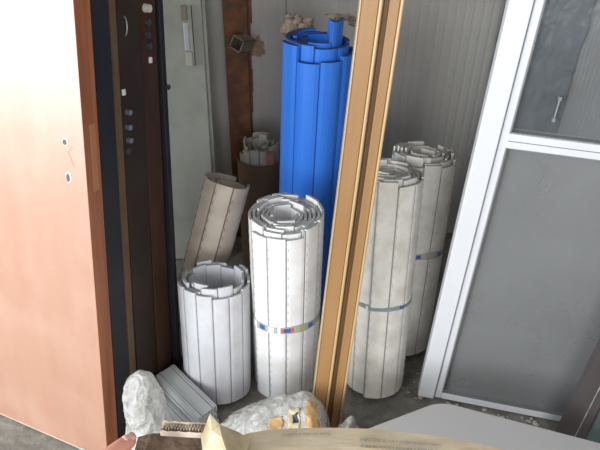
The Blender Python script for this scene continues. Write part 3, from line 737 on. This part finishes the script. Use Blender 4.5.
# ================================================================ BOARD AND BITS ON THE FLOOR
ZB = 0.26
p1 = on_floor(440, 401.5, ZB); p2 = on_floor(362, 431, ZB); p3 = on_floor(545, 429, ZB)
e1 = (p2-p1).normalized(); e2 = (p3-p1).normalized()
def arc_corner(p, a, b, r, n=8):
    out = []
    for i in range(n+1):
        t_ = i/n; out.append(p + a*r*(1-t_)**2 + b*r*t_**2)
    return out
L1, L2 = 0.52, 0.50
poly = arc_corner(p1, e1, e2, 0.045) + [p1+e2*L2, p1+e1*L1+e2*L2, p1+e1*L1]
area_ = sum(poly[i].x*poly[(i+1)%len(poly)].y-poly[(i+1)%len(poly)].x*poly[i].y for i in range(len(poly)))
if area_ < 0: poly.reverse()
cB = p1 + (e1*L1+e2*L2)/2
bd = thing('board', 'pale grey-white board with a rounded corner, lying in front of the screen door', 'board', Matrix.Translation((cB.x, cB.y, ZB-0.02)))
mb = MB(); mb.prism([(p.x-cB.x, p.y-cB.y) for p in poly], 0, 0.02, 1, 0); mb.build('board_sheet', [M_board, M_boardedge], bd, bevel=0.003)
mb = MB(); mb.box(-0.12, 0.12, -0.10, 0.10, 0, ZB-0.0205); o = mb.build('cardboard_box', M_kraft, M=T(cB.x, cB.y-0.03, 0), bevel=0.004)
props(o, 'closed cardboard box under the pale grey-white board', 'box')
rnd = random.Random(4)
for i in range(26):
    if i < 16: c = on_floor(rnd.uniform(432, 545), 0, 0) if False else on_floor(*(lambda s: (430+s*115, 401+s*22+rnd.uniform(-2, 5)))(rnd.random()))
    else: c = on_floor(rnd.uniform(395, 432), rnd.uniform(365, 402))
    s = rnd.uniform(0.003, 0.0085)
    o = lump('debris_crumb', None, None, c + Vector((0,0,s*0.45)), s, (1.3,1,0.6), i, M_debris, amp=0.5, sub=2)
    if i < 16: props(o, 'pale crumb of rubble on the concrete along the white screen door', 'debris', 'crumbs of rubble by the screen door')
    else: props(o, 'small crumb of rubble on the dark floor beside the two right-hand shutter rolls', 'debris', 'crumbs of rubble by the right rolls')

# ================================================================ HELD CARTON AND HAND
ZC = 1.205
edge = [(245,434),(262,431),(285,429),(310,428),(340,428),(370,429),(400,431.5),(430,435),(460,440),(490,446.5),(520,455),(560,468)]
far = [on_floor(px, py, ZC) for px, py in edge]
yb = 0.18
cart = thing('cardboard_carton', 'tan taped cardboard carton held in the foreground, torn at its left end', 'box', Matrix.Translation((0.03, 0.25, ZC)))
inv = Matrix.Translation((-0.03, -0.25, -ZC))
mb = MB(); v = []; 
for p in far:
    x, y = p.x, p.y
    cols = [(y, 0), (y+0.004, -0.004), (y+0.004, -0.16), (yb, -0.16)]
    v += [(x, yb, 0.0), (x, y-0.02, 0.0015), (x, y, 0.0), (x, y+0.004, -0.005), (x, y+0.002, -0.15), (x, yb, -0.15)]
m = 6; vs = [tuple(inv @ Vector((p[0], p[1], p[2]+ZC))) for p in v]
fs_ = []
for i in range(len(far)-1):
    for k in range(m): fs_.append((i*m+k, (i+1)*m+k, (i+1)*m+(k+1)%m, i*m+(k+1)%m))
mb.add(vs, fs_, 0, False); mb.add(vs, [tuple(range(m)), tuple(range((len(far)-1)*m+m-1, (len(far)-1)*m-1, -1))], 0)
mb.build('taped_top', M_kraftlt, cart)
# dark torn left end
le = [(138,437),(150,433.5),(165,433),(185,436),(208,437),(230,436),(246,436)]
lf_ = [on_floor(px, py, ZC-0.004) for px, py in le]; v = []
for i, p in enumerate(lf_):
    v += [(p.x, yb, -0.008), (p.x, p.y-0.012, -0.005+0.002*math.sin(i*2.3)), (p.x, p.y, -0.004), (p.x, p.y+0.003, -0.012), (p.x, p.y, -0.15), (p.x, yb, -0.15)]
vs = [tuple(inv @ Vector((p[0], p[1], p[2]+ZC))) for p in v]; fs_ = []
for i in range(len(lf_)-1):
    for k in range(m): fs_.append((i*m+k, (i+1)*m+k, (i+1)*m+(k+1)%m, i*m+(k+1)%m))
mb = MB(); mb.add(vs, fs_); mb.add(vs, [tuple(range(m)), tuple(range((len(lf_)-1)*m+m-1, (len(lf_)-1)*m-1, -1))])
mb.build('torn_end', M_kraftdark, cart)
# corrugated edge: two liners and fluting between
mb = MB(); n = 90; P0_ = on_floor(160, 433, ZC); P1_ = on_floor(211, 436, ZC)
top_ = []
for i in range(n+1):
    s = i/n; base_ = P0_.lerp(P1_, s)
    top_.append((base_.x, base_.y, s))
def ribbon(yo, amp_, ph, z0, z1, th):
    v = []; 
    for (x, y, s) in top_:
        yy = y + yo + amp_*math.sin(s*math.pi*2*17+ph); zt = z1*0.62*(0.8+0.35*noise.noise(Vector((s*9, yo*100, 0))))*(1.0 if s>0.03 else 0.6)
        v += [(x, yy, z0), (x, yy, zt), (x, yy+th, zt), (x, yy+th, z0)]
    vs = [tuple(inv @ Vector((p[0], p[1], p[2]+ZC))) for p in v]; f = []
    for i in range(n):
        for k in range(4): f.append((i*4+k, (i+1)*4+k, (i+1)*4+(k+1)%4, i*4+(k+1)%4))
    mb.add(vs, f, 0, False)
ribbon(0.0, 0.0, 0, -0.004, 0.006, 0.0006); ribbon(0.0045, 0.0024, 0, -0.004, 0.007, 0.0012); ribbon(0.0095, 0.0, 0, -0.004, 0.008, 0.0006)
mb.build('corrugated_edge', M_fluting, cart)
# crumpled tape peak
def P(px, py, z): return tuple(inv @ on_floor(px, py, z))
pk_ = [P(202,437,ZC+0.004), P(207,424,ZC+0.010), P(211,414,ZC+0.030), P(219,425,ZC+0.020), P(238,433,ZC+0.006), P(250,440,ZC+0.003), P(243,460,ZC+0.004), P(222,438,ZC+0.022), P(213,431,ZC+0.018), P(212,462,ZC+0.006), P(205,462,ZC+0.001), P(230,462,ZC+0.014)]
mb = MB(); mb.add(pk_, [(0,1,8,10),(1,2,8),(2,3,7,8),(3,4,7),(4,5,6,7),(8,7,11,9),(7,6,11),(8,9,10)], 0, False)
o = mb.build('crumpled_tape', M_tapepeak, cart); s = o.modifiers.new('t', 'SOLIDIFY'); s.thickness = 0.0012
# faint mirrored print
def mirrored(txt, px, py, px2, py2, size):
    cu = bpy.data.curves.new('print', 'FONT'); cu.body = txt; cu.size = size; cu.extrude = 0.0002; cu.align_x = 'LEFT'
    tmp = bpy.data.objects.new('tmp', cu); COL.objects.link(tmp)
    dg = bpy.context.evaluated_depsgraph_get(); me = bpy.data.meshes.new_from_object(tmp.evaluated_get(dg))
    COL.objects.unlink(tmp); bpy.data.objects.remove(tmp)
    a, b = on_floor(px, py, ZC+0.0022), on_floor(px2, py2, ZC+0.0022); X = (b-a).normalized(); Z = Vector((0,0,1)); Y = Z.cross(X)
    wd_ = max(v.co.x for v in me.vertices) or 1
    k = (b-a).length/wd_
    me.materials.append(M_print)
    for v in me.vertices: v.co = Vector(((wd_-v.co.x)*k, v.co.y*0.9, v.co.z))
    me.flip_normals()
    o = bpy.data.objects.new('printed_text', me); COL.objects.link(o); o.parent = cart
    o.matrix_local = inv @ frame(a, X, Y, Z)
mirrored('NAMRFHODO I JV A DETSNI', 360, 440.5, 441, 446.5, 0.0045)
mirrored('SOIGO I ONUJ HEVAOAVA', 360, 447.0, 438, 453, 0.0045)
mirrored('OBAHOAOSO', 282, 436, 330, 435, 0.0038)

# hand: thumb over the carton's torn end, fingers under it
tip = on_floor(137, 436, ZC+0.008)
hand = thing('hand', 'hand with a pink thumb gripping the left end of the carton', 'person', Matrix.Translation(tip))
def chain(name, pts, rad, parent=None, sub=2, mat_=M_skin):
    me = bpy.data.meshes.new(name); me.from_pydata([tuple(p) for p in pts[0]], pts[1], []); me.materials.append(mat_)
    o = bpy.data.objects.new(name, me); COL.objects.link(o)
    sk_ = o.modifiers.new('skin', 'SKIN'); sk_.use_smooth_shade = True
    for i, r in enumerate(rad):
        me.skin_vertices[0].data[i].radius = r if isinstance(r, tuple) else (r, r)
    me.skin_vertices[0].data[0].use_root = True
    s_ = o.modifiers.new('sub', 'SUBSURF'); s_.levels = sub; s_.render_levels = sub
    if parent: o.parent = parent
    return o
vts = [(-0.075,-0.16,-0.02), (-0.072,-0.11,-0.018), (-0.062,-0.075,-0.022),      # forearm, wrist, palm
       (-0.045,-0.055,-0.006), (-0.026,-0.034,0.004), (-0.008,-0.012,0.004), (-0.0005,-0.002,0.001),   # thumb
       (-0.055,-0.035,-0.045), (-0.040,-0.015,-0.075), (-0.015,-0.005,-0.085), (0.005,-0.002,-0.085),
       (-0.060,-0.048,-0.055), (-0.045,-0.030,-0.088), (-0.018,-0.022,-0.098), (0.006,-0.020,-0.096),
       (-0.065,-0.062,-0.055), (-0.048,-0.048,-0.086), (-0.022,-0.042,-0.096), (0.000,-0.040,-0.094),
       (-0.070,-0.075,-0.048), (-0.055,-0.066,-0.072), (-0.034,-0.062,-0.080), (-0.016,-0.060,-0.078)]
vts = [(v[0]-0.022, v[1], v[2]) if i >= 7 else v for i, v in enumerate(vts)]
eds = [(0,1),(1,2),(2,3),(3,4),(4,5),(5,6),(2,7),(7,8),(8,9),(9,10),(2,11),(11,12),(12,13),(13,14),(2,15),(15,16),(16,17),(17,18),(2,19),(19,20),(20,21),(21,22)]
rds = [0.030,0.026,(0.026,0.020),0.011,0.0085,0.0075,0.006] + [0.010,0.0095,0.0085,0.007]*3 + [0.009,0.008,0.0075,0.006]
hb = chain('hand_body', (vts, eds), rds, hand)
# thumbnail
mb = MB(); d_ = Vector((0.6,0.75,-0.1)).normalized(); s_ = Vector((d_.y,-d_.x,0)).normalized()
c_ = Vector((-0.004,-0.006,0.0088)); n_ = 6; vsn = []
for i in range(n_+1):
    for j in range(5):
        u_ = -1+2*i/n_; w_ = -1+2*j/4
        p = c_ + d_*0.005*w_*math.sqrt(max(0.0,1-0.35*u_*u_)) + s_*0.0045*u_; p.z -= 0.0022*u_*u_ + 0.001*w_
        vsn.append(tuple(p))
mb.add(vsn, [(i*5+j, (i+1)*5+j, (i+1)*5+j+1, i*5+j+1) for i in range(n_) for j in range(4)], 0, True)
o = mb.build('thumbnail', mat('nail', (0.72,0.42,0.36), 0.25), hand); s = o.modifiers.new('t', 'SOLIDIFY'); s.thickness = 0.0006
mb = MB(); mb.cyl((-0.077,-0.145,-0.021), (-0.095,-0.36,-0.03), 0.040, 0.052, 24); mb.build('sleeve', M_sleeve, hand)
